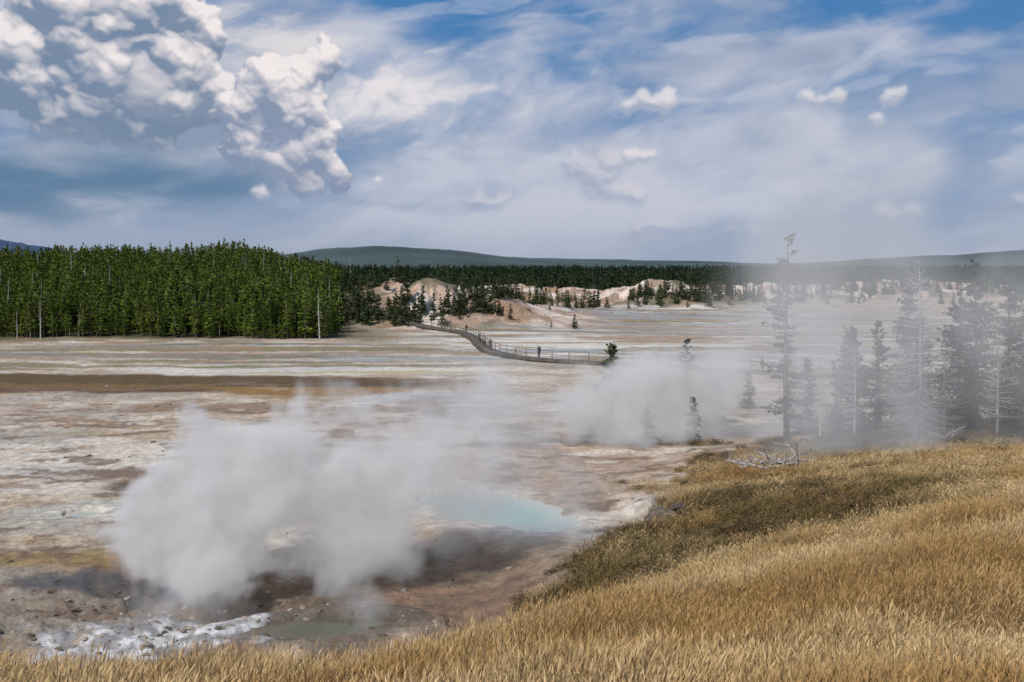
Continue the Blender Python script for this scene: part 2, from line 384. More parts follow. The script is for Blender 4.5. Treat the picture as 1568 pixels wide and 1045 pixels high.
def collection_of(name,meshes):
    c=bpy.data.collections.new(name)
    for q,m in enumerate(meshes):
        o=bpy.data.objects.new(f'{name}_{q:02d}',m);c.objects.link(o)
    return c
def instancer(name,P,Rt,S,idx,coll):
    me=bpy.data.meshes.new(name);me.vertices.add(len(P));me.vertices.foreach_set('co',np.asarray(P,np.float32).ravel())
    for nm,ty,v in (('rot','FLOAT_VECTOR',Rt),('scl','FLOAT_VECTOR',S)):
        a=me.attributes.new(nm,ty,'POINT');a.data.foreach_set('vector',np.asarray(v,np.float32).ravel())
    a=me.attributes.new('idx','INT','POINT');a.data.foreach_set('value',np.asarray(idx,np.int32))
    o=add(name,me)
    ng=bpy.data.node_groups.new(name,'GeometryNodeTree')
    ng.interface.new_socket('Geometry',in_out='INPUT',socket_type='NodeSocketGeometry');ng.interface.new_socket('Geometry',in_out='OUTPUT',socket_type='NodeSocketGeometry')
    gi=ng.nodes.new('NodeGroupInput');go=ng.nodes.new('NodeGroupOutput');ci=ng.nodes.new('GeometryNodeCollectionInfo')
    ci.inputs['Collection'].default_value=coll;ci.inputs['Separate Children'].default_value=True;ci.inputs['Reset Children'].default_value=True
    ip=ng.nodes.new('GeometryNodeInstanceOnPoints');ip.inputs['Pick Instance'].default_value=True
    def na(n,t):
        x=ng.nodes.new('GeometryNodeInputNamedAttribute');x.data_type=t;x.inputs['Name'].default_value=n
        return [s for s in x.outputs if s.enabled and s.name=='Attribute'][0]
    L=ng.links.new
    L(gi.outputs[0],ip.inputs['Points']);L(ci.outputs[0],ip.inputs['Instance']);L(na('rot','FLOAT_VECTOR'),ip.inputs['Rotation'])
    L(na('scl','FLOAT_VECTOR'),ip.inputs['Scale']);L(na('idx','INT'),ip.inputs['Instance Index']);L(ip.outputs[0],go.inputs[0])
    md=o.modifiers.new('scatter','NODES');md.node_group=ng
    return o

# forests
fv=[conifer(f'lodgepole_pine_{k}',100+k,8,[.90,1.15,.8,1.0,1.3][k],[.14,.2,.26,.16,.1][k],60,12,.34,[bark,ndl_forest],.03) for k in range(5)]
fsnag=conifer('snag',140,9,.8,.25,26,0,.5,[deadwood,deadwood])
cf=collection_of('forest_tree',fv+[fsnag])
def tree_mass(name,x,y,coll,nv,smin,smax,snag=0.0,nsn=0,sink=.1):
    z=height(x,y)-sink;N=len(x);s=rng.uniform(smin,smax,N)
    idx=rng.integers(0,nv,N)
    if nsn: idx=np.where(rng.random(N)<snag,nv,idx)
    instancer(name,np.c_[x,y,z],np.c_[rng.normal(0,.02,N),rng.normal(0,.02,N),rng.uniform(0,6.28,N)],np.c_[s*rng.uniform(.85,1.25,N),s*rng.uniform(.85,1.25,N),s],idx,coll)
NN=9500
y=rng.uniform(165,290,NN);x=-.165*y-rng.random(NN)*(.50*y)
k=(x+.165*y< 1-3*rng.random(NN)-6*(fbm(x/6,y/6,7,3)))&(y+26*(fbm(x/13,y/9,195,4)-.5)>175)&(fbm(x/5,y/5,197,3)>.34)
x,y=x[k],y[k]
z=height(x,y)-.1;N=len(x);s=rng.uniform(.45,1.12,N)*lerp(.72,1.16,fbm(x/12,y/12,198,3))*np.where((y<186)&(rng.random(N)<.4),.55,1)
instancer('pine_forest',np.c_[x,y,z],np.c_[rng.normal(0,.025,N),rng.normal(0,.025,N),rng.uniform(0,6.28,N)],np.c_[s*rng.uniform(.85,1.35,N),s*rng.uniform(.85,1.35,N),s],np.where(rng.random(N)<.025,5,rng.integers(0,5,N)),cf)
fa=[conifer(f'far_pine_{k}',200+k,10,[1.6,2.0,1.4][k],.1,34,7,1.0,[bark,ndl_far]) for k in range(3)]
ca=collection_of('far_tree',fa)
y=np.exp(rng.uniform(math.log(400),math.log(1500),9000));x=rng.uniform(-.22,.75,9000)*y
k=(fbm(x/70,y/70,196,4)*60+y>445)&~((g2(x,y,165,425,75,40)+g2(x,y,95,400,35,25)+g2(x,y,52,332,28,26))>.3)
tree_mass('distant_forest',x[k],y[k],ca,3,.45,1.05)
mv=[conifer(f'mound_pine_{k}',300+k,8,[1.9,2.4,1.5][k],.04,60,12,.55,[bark,ndl_dark],.03) for k in range(3)]
cm=collection_of('mound_tree',mv)
X=[];Y=[]
def cl(cx,cy,sx,sy,nn):
    X.append(rng.normal(cx,sx,nn));Y.append(rng.normal(cy,sy,nn))
cl(-30,205,3,3,18);cl(-38,208,3,6,30);cl(-22,203,2.2,3,22);cl(-12,205,1.8,3,14);cl(-6,218,4,5,26);cl(-20,232,9,6,24);cl(-36,240,3,8,22)
cl(-5,262,12,12,50);cl(-22,280,20,8,90);cl(-42,290,10,20,60);cl(12,330,12,10,24);cl(0,385,34,10,70);cl(44,318,4,4,24);cl(56,310,8,4,40);cl(70,318,6,4,22)
cl(95,372,14,6,40);cl(135,395,25,8,80);cl(190,400,25,8,100);cl(60,350,12,8,30);cl(165,440,50,12,80);cl(-3,211,2,2,5);cl(90,340,30,8,22);cl(28,300,14,8,14);cl(160,415,45,12,70)
x=np.concatenate(X);y=np.concatenate(Y)
tree_mass('mound_pines',x,y,cm,3,.25,.80)

near_mats=[bark,ndl_dark]
def place(name,me,x,y,s=1,rz=0,tilt=(0,0)): return add(name,me,(x,y,H1(x,y)-.1),(tilt[0],tilt[1],rz),(s,s,s))
place('pine_tree',mv[0],12.6,200,.45)
place('pine_tree',mv[2],8.0,203,.2)
dk1=conifer('pine_a',11,14.5,1.5,.10,105,20,.30,near_mats,.45,droop=.3,power=.4,clump=.8)
dk2=conifer('pine_b',12,11,2.2,.05,150,28,.32,near_mats,.2,droop=.2)
dk3=conifer('pine_c',13,12.5,2.5,.05,170,28,.34,near_mats,.15,droop=.2)
dk4=conifer('pine_d',14,7.5,1.8,.05,110,26,.28,near_mats,.15)
deadA=conifer('dead_a',15,11.5,2.9,.03,170,0,.3,[deadwood,deadwood],1,droop=.35,power=.7)
deadB=conifer('dead_b',16,9,1.6,.1,90,0,.3,[deadwood,deadwood],1,droop=.2)
deadC=conifer('dead_c',17,8,2.0,.15,70,0,.3,[deadwood,deadwood],1,droop=.05,power=.5)
place('pine_tree',dk1,19.0,69,1.0)
place('dead_tree',deadB,19.6,70.5,.8)
place('dead_tree',deadA,26.0,63.5,1.02,1.0)
for (x,y,me_,s,rz) in ((24,70,dk4,1.05,0),(26.5,72,dk2,.75,2),(28.5,70,dk4,1.1,4),(22.0,74,dk4,.75,1),(31,69,dk3,.8,1),(33,66,dk3,.85,3),(35.5,67,dk2,1.0,5),(29.8,75,dk3,.9,2.2),(38,70,dk3,1,1.2),(34.5,74,dk3,1.0,4.4),(32.4,62.5,dk4,.8,2),(36,61,dk2,.72,2.9),(30,65.5,dk4,.7,1.1),(25,74,dk4,1.0,2.1),
  (13.3,76,dk2,.66,.5),(11.4,78,dk4,.75,2.5),(7.8,77,dk4,.92,1),(15.3,78,dk4,.7,3),(9.5,70,dk4,.42,3),(6.3,74,dk4,.55,4),(12.8,70,dk4,.45,0),(21,88,dk4,.46,0),(18.2,88,dk4,.42,2),(21.5,66,dk4,.35,2)):
    place('pine_tree',me_,x,y,s,rz)
for (x,y,me_,s,rz) in ((35.0,63,deadB,.9,.4),(23.4,68,deadB,.75,2),(28.2,65,deadC,.8,3),(31.2,64,deadC,.8,4),(27.5,67,deadB,.6,5),(21.2,68.5,deadB,.6,1),(33.6,61,deadC,.6,1),(14.6,74,deadB,.7,2)): place('dead_tree',me_,x,y,s,rz)
place('dead_tree',conifer('snag_b',19,10,1.1,.3,40,0,.5,[deadwood,deadwood],1),-41,252,1.1)
place('dead_tree',fsnag,-80.5,170,.85);place('dead_tree',fsnag,-85,171,.6)

def brush(name,seed,nb,L0,sx,loc,rz):
    ac=Acc();r=np.random.default_rng(seed)
    for q in range(nb):
        p=np.array([r.uniform(-sx,sx),r.uniform(-.5,.5),r.uniform(.1,.45)]);d=np.array([r.uniform(-1,1),r.uniform(-.6,.6),r.uniform(-.15,.35)]);d/=np.linalg.norm(d);L=r.uniform(.5,1)*L0
        ac.add(*tube(p,p+d*L,.05,.02,5))
        for w in range(14):
            f=r.uniform(.1,1);p2=p+d*L*f;dd=d*.4+r.normal(0,.6,3);dd[2]=abs(dd[2])*.7;ac.add(*tube(p2,p2+dd*r.uniform(.2,.6),.02,.006,3))
    add(name,ac.mesh(name,[deadwood]),loc,(0,0,rz))
brush('fallen_branches',5,26,1.7,1.6,(14.2,53.0,H1(14.2,53.0)+.2),.2)
brush('fallen_branches',6,12,1.6,1.5,(26.5,60.5,H1(26.5,60.5)+.1),.5)
print('T trees',time.time()-T0)

# grass
def grassmat(name,c1,c2,c3):
    m,nt=newmat(name);b=B(nt);oi=b.node('ShaderNodeObjectInfo')
    col=b.mix(b.ramp(b.noise(oi.outputs['Location'],.30,3),.38,.62),c1,c2)
    col=b.mix(b.ramp(oi.outputs['Random'],.35,1.0,0,.85),col,c3)
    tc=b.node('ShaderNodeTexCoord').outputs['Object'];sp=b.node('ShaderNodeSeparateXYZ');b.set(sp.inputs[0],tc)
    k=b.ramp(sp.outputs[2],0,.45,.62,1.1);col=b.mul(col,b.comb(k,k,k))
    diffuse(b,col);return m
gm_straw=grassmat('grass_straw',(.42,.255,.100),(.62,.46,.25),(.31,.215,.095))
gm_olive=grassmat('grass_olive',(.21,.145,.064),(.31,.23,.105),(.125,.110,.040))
def clump(name,seed,nb,rr,h,w,mat,heads=.6,lean=.25):
    r=np.random.default_rng(seed);a=r.uniform(0,6.28,nb);q=np.sqrt(r.random(nb))*rr
    base=np.c_[q*np.cos(a),q*np.sin(a),np.full(nb,-.05)]
    hh=h*(.35+.85*r.random(nb)**.8);ld=np.c_[r.normal(lean,.26,nb),r.normal(0,.26,nb),np.zeros(nb)]
    az=r.uniform(0,6.28,nb);s=np.c_[np.cos(az),np.sin(az),np.zeros(nb)]
    up=np.array([0,0,1.])
    p1=base+up*hh[:,None]*.5+ld*hh[:,None]*.2;p2=base+up*hh[:,None]*.97+ld*hh[:,None]*.8
    w_=w*r.uniform(.6,1.3,nb)[:,None]
    V=np.stack([base-s*w_,base+s*w_,p1+s*w_*.8,p1-s*w_*.8,p2+s*w_*.25,p2-s*w_*.25],1).reshape(-1,3)
    o=np.arange(nb)[:,None]*6
    F=np.concatenate([o+np.array([[0,1,2,3]]),o+np.array([[3,2,4,5]])])
    k=r.random(nb)<heads;hp=p2[k];hs=s[k];hd=(p2-p1)[k];hd/=np.linalg.norm(hd,axis=1)[:,None];hl=r.uniform(.04,.09,k.sum())[:,None]*h/.5;ww=w_[k]*2.3
    V2=np.stack([hp-hd*hl*.6,hp+hs*ww,hp+hd*hl*.6+ld[k]*.04,hp-hs*ww],1).reshape(-1,3);F2=np.arange(len(V2)).reshape(-1,4)+len(V)
    return mesh_np(name,np.r_[V,V2],np.r_[F,F2],[mat])
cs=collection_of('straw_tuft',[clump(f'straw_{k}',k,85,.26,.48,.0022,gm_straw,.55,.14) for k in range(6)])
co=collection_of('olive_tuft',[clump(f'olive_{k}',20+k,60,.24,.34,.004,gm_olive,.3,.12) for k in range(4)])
def in_dip(x,y): return blob(x,y,6.5,35,9.5,9,.4,.5,181,4)
N=56000
yy=np.exp(rng.uniform(math.log(5.5),math.log(80),N));xx=rng.uniform(-.62,.62,N)*yy
h=height(xx,yy);g=grass_mask(xx,yy,h);dp=in_dip(xx,yy);pk=fbm(xx/3,yy/3,301,4)
keep=(rng.random(N)<g)&(rng.random(N)<np.where(yy>26,.6,1))
xx,yy,h,dp,pk=[q[keep] for q in (xx,yy,h,dp,pk)]
ol=(rng.random(len(xx))<np.clip(dp*.75+ss(.50,.62,pk)*.6*ss(5,16,yy)+.10,0,1))
def put_grass(name,k,coll,nv):
    x,y,z=xx[k],yy[k],h[k];N=len(x);s=rng.uniform(.75,1.2,N);wd=np.clip(y/14,1,3.0)
    hs=s*np.clip(1.05-y/120,.5,1)*lerp(.4,1.5,fbm(x/1.4,y/1.4,305,4))
    instancer(name,np.c_[x,y,z],np.c_[rng.normal(0,.1,N),rng.normal(0,.1,N),rng.normal(0,.8,N)],np.c_[s*wd,s*wd,hs],rng.integers(0,nv,N),coll)
    print(name,N)
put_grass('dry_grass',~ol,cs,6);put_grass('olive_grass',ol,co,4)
def shrub(name,seed,mat):
    r=np.random.default_rng(seed);ac=Acc()
    for q in range(16):
        a=r.uniform(0,6.28);e=r.uniform(.5,1.4);d=np.array([math.cos(a)*math.cos(e),math.sin(a)*math.cos(e),math.sin(e)]);ac.add(*tube((0,0,0),d*r.uniform(.3,.5),.012,.004,3),0)
    n_=420;d=r.normal(0,1,(n_,3));d[:,2]=abs(d[:,2]);d/=np.linalg.norm(d,axis=1)[:,None];P=d*(r.uniform(.25,.55,n_)*(.8+.35*np.sin(d[:,0]*5+seed)*np.cos(d[:,1]*6)))[:,None]
    D=r.normal(0,1,(n_,3))+d;D/=np.linalg.norm(D,axis=1)[:,None];S=np.cross(D,r.normal(0,1,(n_,3)));S/=np.linalg.norm(S,axis=1)[:,None];l=.07
    V=np.stack([P-D*l*.5,P+S*l*.25,P+D*l*.6,P-S*l*.25],1).reshape(-1,3);ac.add(V,np.arange(len(V)).reshape(-1,4),1)
    return ac.mesh(name,[bark,mat])
sh1=simple('shrub_leaf',(.105,.080,.038),(.20,.135,.068),2,.8,.35,fast=True)
csb=collection_of('shrub',[shrub(f'shrub_{k}',k,sh1) for k in range(3)])
N=3600;y=rng.uniform(24,76,N);x=rng.uniform(-.1,.6,N)*y;gk=grass_mask(x,y);dp=in_dip(x,y);pk=fbm(x/2.5,y/2.5,811,4)
line=ss(56,61,y+.15*(x-20))*ss(74,66,y)
k=(gk>.2)&(rng.random(N)<np.clip(dp*.5*ss(.42,.6,pk)*1.4+.4*ss(.58,.68,pk)+.4*(gk<.8)+.75*line*ss(.35,.5,pk),0,1));x,y=x[k],y[k]
s=rng.uniform(.4,1.15,len(x))*lerp(1,1.35,ss(56,62,y));instancer('low_shrubs',np.c_[x,y,height(x,y)-.03],rng.uniform(0,6.28,(len(x),3))*np.array([.02,.02,1]),np.c_[s*1.3,s*1.2,s*.8],rng.integers(0,3,len(x)),csb)

# rocks
def rock(name,seed,mat):
    import bmesh
    bm=bmesh.new();bmesh.ops.create_icosphere(bm,subdivisions=3,radius=.5)
    V=np.array([v.co[:] for v in bm.verts]);f=fbm(V[:,0]*2.2+seed*7,V[:,1]*2.2+V[:,2]*1.7,seed,4);f2=fbm(V[:,2]*5+seed,V[:,0]*5,seed+3,3)
    for v,a_,b_ in zip(bm.verts,f,f2): v.co*= .4+.9*a_+.3*b_; v.co.z*=.55
    me=bpy.data.meshes.new(name);bm.to_mesh(me);bm.free();me.materials.append(mat);return me
rk=simple('rock_dark',(.08,.07,.06),(.20,.16,.12),3,.9,.3,.5);rk2=simple('rock_pale',(.28,.23,.18),(.42,.36,.30),3,.9,.3,.5)
cr=collection_of('stone',[rock('stone_a',1,rk),rock('stone_b',2,rk),rock('stone_c',3,rk2),rock('stone_d',4,rk2)])
N=2600;y=np.exp(rng.uniform(math.log(30),math.log(110),N));x=rng.uniform(-.6,.15,N)*y
x=np.r_[x,rng.normal(-11,5,700)];y=np.r_[y,rng.normal(36.5,2.6,700)];extra=np.r_[np.zeros(N),np.ones(700)]
gk=grass_mask(x,y);cl_=fbm(x/4,y/4,401,4)
k=(gk<.3)&((rng.random(len(x))<ss(.48,.62,cl_))|(extra>0))&(pool_r(x,y,POOL)>1.5);x,y=x[k],y[k]
s=.04+.22*rng.random(len(x))**5;s=s*(1+y/120)
instancer('stones',np.c_[x,y,height(x,y)],rng.uniform(0,6.28,(len(x),3))*np.array([.05,.05,1]),np.c_[s,s*.8,s*.8],rng.integers(0,4,len(x)),cr)
for (x,y,s) in ((6.3,42.5,1.0),(7.2,43.2,.6)): add('boulder',rock('boulder',int(x*3),rk),(x,y,H1(x,y)+.3),(0,0,x),(s*1.5,s,s*1.3))

# ------------------------------------------------------------ boardwalk
wood=simple('weathered_wood',(.10,.082,.065),(.19,.16,.13),2,.85)
def box(c,ax,ay,az):
    c=np.array(c,float);V=np.array([c+sx*ax+sy*ay+sz*az for sx in(-1,1) for sy in(-1,1) for sz in(-1,1)])
    return V,np.array([(0,1,3,2),(4,6,7,5),(0,4,5,1),(2,3,7,6),(0,2,6,4),(1,5,7,3)])
def walk(name,path):
    p=np.array(path,float);sp=[]
    for q in range(len(p)-1):
        a0=p[max(q-1,0)];a1=p[q];a2=p[q+1];a3=p[min(q+2,len(p)-1)]
        for t in np.linspace(0,1,24,endpoint=False):
            sp.append(.5*((2*a1)+(-a0+a2)*t+(2*a0-5*a1+4*a2-a3)*t*t+(-a0+3*a1-3*a2+a3)*t**3))
    sp=np.array(sp);L=np.r_[0,np.cumsum(np.linalg.norm(np.diff(sp,axis=0),axis=1))]
    ac=Acc();Z=np.array([0,0,1.])
    def atl(l):
        x=np.interp(l,L,sp[:,0]);y=np.interp(l,L,sp[:,1]);z=np.interp(l,L,zz);return np.array([x,y,z])
    zz=height(sp[:,0],sp[:,1])+.35;zz=np.convolve(np.pad(zz,12,'edge'),np.ones(25)/25,'valid')
    l=.2
    while l<L[-1]-.3:
        a,c=atl(l-.1),atl(l+.1);t=(c-a)/np.linalg.norm(c-a);s=np.cross(t,Z);s/=np.linalg.norm(s)
        ac.add(*box(atl(l),t*.125,s*.95,Z*.03));l+=.28
    l=.3;prev=None
    while l<L[-1]-.3:
        a,c=atl(l-.1),atl(l+.1);t=(c-a)/np.linalg.norm(c-a);s=np.cross(t,Z);s/=np.linalg.norm(s);cur=[]
        O=atl(l);rails=(1,-1) if O[1]>150 else (-1,)
        for sd in (1,-1):
            o=O+s*sd*1.02
            top=1.0 if sd in rails else -.04
            ac.add(*box(o+Z*(top-.8)/2,t*.04,s*.04,Z*(top+.8)/2));cur.append(o)
        if prev:
            for i_,sd in enumerate((1,-1)):
                dv=(cur[i_]-prev[i_])/2;m_=(cur[i_]+prev[i_])/2
                ac.add(*box(m_-Z*.12,dv,s*.04,Z*.07))
                if sd in rails:
                    for hz in (.52,1.02): ac.add(*box(m_+Z*hz,dv,s*.025,Z*.028))
                else: ac.add(*box(m_+Z*.07,dv,s*.04,Z*.035))
        prev=cur;l+=3.0
    add(name,ac.mesh(name,[wood]));return atl,L[-1]
atl,LL=walk('boardwalk',[(-46,226),(-33,213),(-20,199),(-10.4,188),(-6.5,172),(-5,158),(-2.5,144),(3.5,133),(10,128),(18,125),(26,120),(32,115),(40,113),(52,114),(70,118)])

# ------------------------------------------------------------ people
def person(stride=.12):
    pts=[('pel',(0,0,.95),.135),('wst',(0,0,1.10),.125),('chs',(0,-.01,1.32),.155),('nck',(0,0,1.49),.06),('hd0',(0,.02,1.58),.085),('hd1',(0,.015,1.68),.098),('hd2',(0,.0,1.75),.06),('nos',(0,.105,1.635),.014)]
    ed=[('pel','wst'),('wst','chs'),('chs','nck'),('nck','hd0'),('hd0','hd1'),('hd1','hd2'),('hd0','nos')]
    for sd,nm in ((1,'r'),(-1,'l')):
        fw=stride*sd
        pts+=[('hip'+nm,(.095*sd,0,.90),.105),('kne'+nm,(.11*sd,fw*.7+.02,.50),.068),('ank'+nm,(.12*sd,fw-.03,.09),.045),('toe'+nm,(.135*sd,fw+.15,.045),.038),
          ('sho'+nm,(.185*sd,0,1.42),.07),('elb'+nm,(.245*sd,-fw*.4,1.14),.047),('wri'+nm,(.25*sd,-fw*.7+.10,.91),.028),('plm'+nm,(.25*sd,-fw*.7+.12,.84),.03)]
        ed+=[('pel','hip'+nm),('hip'+nm,'kne'+nm),('kne'+nm,'ank'+nm),('ank'+nm,'toe'+nm),('chs','sho'+nm),('sho'+nm,'elb'+nm),('elb'+nm,'wri'+nm),('wri'+nm,'plm'+nm)]
        px=.25*sd;py=-fw*.7+.12
        for q,(oy,ln) in enumerate(((-.03,.065),(-.01,.08),(.012,.085),(.032,.075))):
            pts+=[(f'f{q}{nm}',(px,py+oy,.80),.0095),(f'g{q}{nm}',(px-.015*sd,py+oy+.01,.80-ln),.0085)];ed+=[('plm'+nm,f'f{q}{nm}'),(f'f{q}{nm}',f'g{q}{nm}')]
        pts+=[('th'+nm,(px-.02*sd,py+.045,.84),.011),('ti'+nm,(px-.03*sd,py+.06,.80),.009)];ed+=[('plm'+nm,'th'+nm),('th'+nm,'ti'+nm)]
    ix={p[0]:q for q,p in enumerate(pts)}
    me=bpy.data.meshes.new('person');me.from_pydata([p[1] for p in pts],[(ix[a],ix[b]) for a,b in ed],[])
    o=bpy.data.objects.new('tmp',me);scene.collection.objects.link(o)
    sk=o.modifiers.new('s','SKIN')
    for q,p in enumerate(pts): me.skin_vertices[0].data[q].radius=(p[2],p[2]*(.72 if p[0] in('chs','wst','pel') else 1))
    me.skin_vertices[0].data[0].use_root=True
    sb=o.modifiers.new('u','SUBSURF');sb.levels=1;sb.render_levels=1
    dg=bpy.context.evaluated_depsgraph_get();dg.update()
    m2=bpy.data.meshes.new_from_object(o.evaluated_get(dg));bpy.data.objects.remove(o)
    return m2
PB=person()
skin=simple('skin',(.42,.25,.17),(.46,.28,.2),3,.6)
def dress(x,y,z,rz,shirt,pants,hat=None,pack=None):
    m2=PB.copy()
    mats=[skin,simple('shirt',shirt,tuple(c*.8 for c in shirt),6),simple('trousers',pants,tuple(c*.8 for c in pants),6),simple('hair',(.05,.03,.02),(.08,.05,.03),20),simple('shoes',(.05,.045,.04),(.08,.07,.06),8)]
    m2.materials.clear()
    for m in mats:m2.materials.append(m)
    for f in m2.polygons:
        c=f.center;f.use_smooth=True
        if c.z<.09: k=4
        elif c.z<1.0 and abs(c.x)<.215: k=2
        elif c.z<1.47 and not(abs(c.x)>.2 and c.z<1.12): k=1
        elif c.z>1.62 and (c.y<.05 or c.z>1.70): k=3
        else: k=0
        f.material_index=k
    body=add('person',m2,(x,y,z),(0,0,rz))
    if pack:
        ac=Acc();ac.add(*box((0,-.2,1.25),np.array([.15,0,0]),np.array([0,.09,0]),np.array([0,0,.24])));ac.add(*box((0,-.31,1.17),np.array([.11,0,0]),np.array([0,.03,0]),np.array([0,0,.12])))
        pm=ac.mesh('backpack',[simple('pack',pack,tuple(c*.7 for c in pack),6)]);bo=add('backpack',pm,parent=body);bv=bo.modifiers.new('b','BEVEL');bv.width=.03;bv.segments=3
    if hat:
        ac=Acc()
        for z0,z1,r0,r1 in ((1.70,1.715,.17,.165),(1.715,1.76,.11,.105),(1.76,1.80,.105,.05)): ac.add(*tube((0,0,z0),(0,0,z1),r0,r1,16))
        add('hat',ac.mesh('hat',[simple('hat',hat,hat,6)]),parent=body)
def on_walk(xt,yt):
    ls=np.linspace(0,LL,600);P_=np.array([atl(l) for l in ls]);k=np.argmin((P_[:,0]-xt)**2+(P_[:,1]-yt)**2);return P_[k]
for (xt,yt,rz,sh,pa,ht,pk_) in ((3.6,133,.4,(.03,.035,.04),(.04,.04,.05),None,(.05,.05,.06)),(-5.2,160,2.8,(.1,.12,.18),(.06,.06,.08),(.4,.35,.25),None),(-4.2,152,0,(.35,.33,.3),(.08,.08,.1),None,None),
   (-8.9,182,1.2,(.04,.04,.05),(.05,.05,.07),None,(.3,.05,.04)),(29.5,117,1.4,(.12,.05,.05),(.05,.06,.1),None,None),(38,113.4,1.6,(.45,.10,.05),(.07,.07,.09),(.3,.28,.2),None),(36.8,113.3,1.6,(.2,.22,.25),(.07,.07,.09),None,None),(-3,146.5,3,(.05,.07,.1),(.05,.05,.06),None,None)):
    p=on_walk(xt,yt);dress(p[0],p[1],p[2]+.03,rz,sh,pa,ht,pk_)

# ------------------------------------------------------------ steam volumes
def steam(name,lo,hi,blobs,nscale,step,glow=.2,detail=3,stretch=(1,1,1)):
    lo=np.array(lo,float);hi=np.array(hi,float)
    m,nt=newmat(name);b=B(nt);P=b.node('ShaderNodeNewGeometry').outputs['Position']
    nd=b.node('ShaderNodeTexNoise');b.set(nd.inputs['Vector'],b.vm('MULTIPLY',P,stretch).outputs[0]);nd.inputs['Scale'].default_value=nscale;nd.inputs['Detail'].default_value=detail;nd.inputs['Roughness'].default_value=.58
    nz=b.m('SUBTRACT',nd.outputs['Fac'],.5)
    tot=None
    for (c,r,d,soft,nk) in blobs:
        q=b.vm('MULTIPLY',b.vm('SUBTRACT',P,c).outputs[0],tuple(1/t for t in r)).outputs[0];ln=b.vm('LENGTH',q).outputs['Value']
        f=b.m('ADD',b.m('SUBTRACT',1,ln),b.m('MULTIPLY',nz,nk));dn=b.ramp(f,0,soft,0,d)
        tot=dn if tot is None else b.m('ADD',tot,dn)
    v=b.node('ShaderNodeVolumePrincipled');v.inputs['Color'].default_value=(.98,.98,.98,1);v.inputs['Anisotropy'].default_value=.1;b.set(v.inputs['Density'],tot)
    v.inputs['Emission Color'].default_value=(1,.975,.98,1);b.set(v.inputs['Emission Strength'],b.m('MULTIPLY',tot,glow))  # added emission brightens the steam, standing in for multiple scattering
    o=b.node('ShaderNodeOutputMaterial');nt.links.new(v.outputs[0],o.inputs['Volume'])
    m.cycles.volume_step_rate=step
    c=(lo+hi)/2;s=(hi-lo)/2
    V,F=box((0,0,0),np.array([s[0],0,0]),np.array([0,s[1],0]),np.array([0,0,s[2]]))
    add(name,mesh_np(name,V,F,[m]),tuple(c))
steam('steam_plume',(-18,33,-1.2),(7.5,48,11),[
 ((-12.4,39.5,1.6),(3.3,2.4,2.9),1.8,.5,2.3),((-10.4,40,3.9),(3.7,2.6,2.9),1.6,.5,2.4),
 ((-7.0,41,2.4),(4.8,2.8,3.6),.95,.7,2.2),((-4.6,42,4.6),(4.8,2.8,3.4),.75,.8,2.3),((-.6,44.5,2.2),(6.0,3,3.6),.24,.9,2.0),
 ((-5.2,35.0,.4),(1.9,1.2,1.0),.35,.8,2.6),((-11.5,35.5,.4),(3.0,1.5,1.2),.22,.8,2.4)],.42,.5)
steam('steam_cloud',(-9,64,-.5),(22,84,11),[
 ((8.6,70.5,2.2),(5.8,4,4.1),1.0,.7,2.1),((14.5,71.5,3.0),(6.8,4,4.8),.42,.8,2.1),((-.5,70,2.4),(7.5,5,4.5),.22,.9,2.0)],.26,.6)
steam('steam_haze',(8,53,-.5),(50,62,29),[
 ((19.5,57.5,9),(10,5,15),.17,.9,2.1),((34,57.5,8),(16,5,12),.16,.9,1.9)],.11,1.2,.2,3,(1.3,1,.7))

# ------------------------------------------------------------ sky backdrop (cloudscape on a far spherical shell)
def gblur(a,s):
    r=int(3*s)+1;k=np.exp(-.5*(np.arange(-r,r+1)/s)**2);k/=k.sum()
    p=np.pad(a,((r,r),(0,0)),'edge');a=sum(k[i]*p[i:i+a.shape[0]] for i in range(2*r+1))
    p=np.pad(a,((0,0),(r,r)),'edge');return sum(k[i]*p[:,i:i+a.shape[1]] for i in range(2*r+1))
ST=.05
azf=np.arange(-33,33.001,ST);elf=np.arange(-1.5,18.001,ST)
azs=np.concatenate([np.linspace(-95,-33,60,endpoint=False),azf,np.linspace(33,95,61)[1:]])
els=np.concatenate([elf,np.linspace(18,45,31)[1:]])
E_,Z_=np.meshgrid(els,azs,indexing='ij')
r=np.random.default_rng(42)
def puffs(seed_list,levels=3):
    out=[]
    def rec(x,y,z,rd,l):
        out.append((x,y,z,rd))
        if l==0 or rd<.09: return
        nchild=(16,13,9)[min(2,levels-l)]
        for _ in range(nchild):
            th=r.uniform(0,2*math.pi);ph=math.acos(r.uniform(-.1,1))
            dx,dz,dy=math.sin(ph)*math.cos(th),math.cos(ph),math.sin(ph)*math.sin(th)
            if dy<-.35 and r.random()<.6: continue
            cr_=rd*r.uniform(.28,.55);k=rd*r.uniform(.75,1.0)
            rec(x+dx*k,y+dy*k,z+dz*k,cr_,l-1)
    for (x,y,z,rd) in seed_list: rec(x,y,z,rd,levels)
    return out
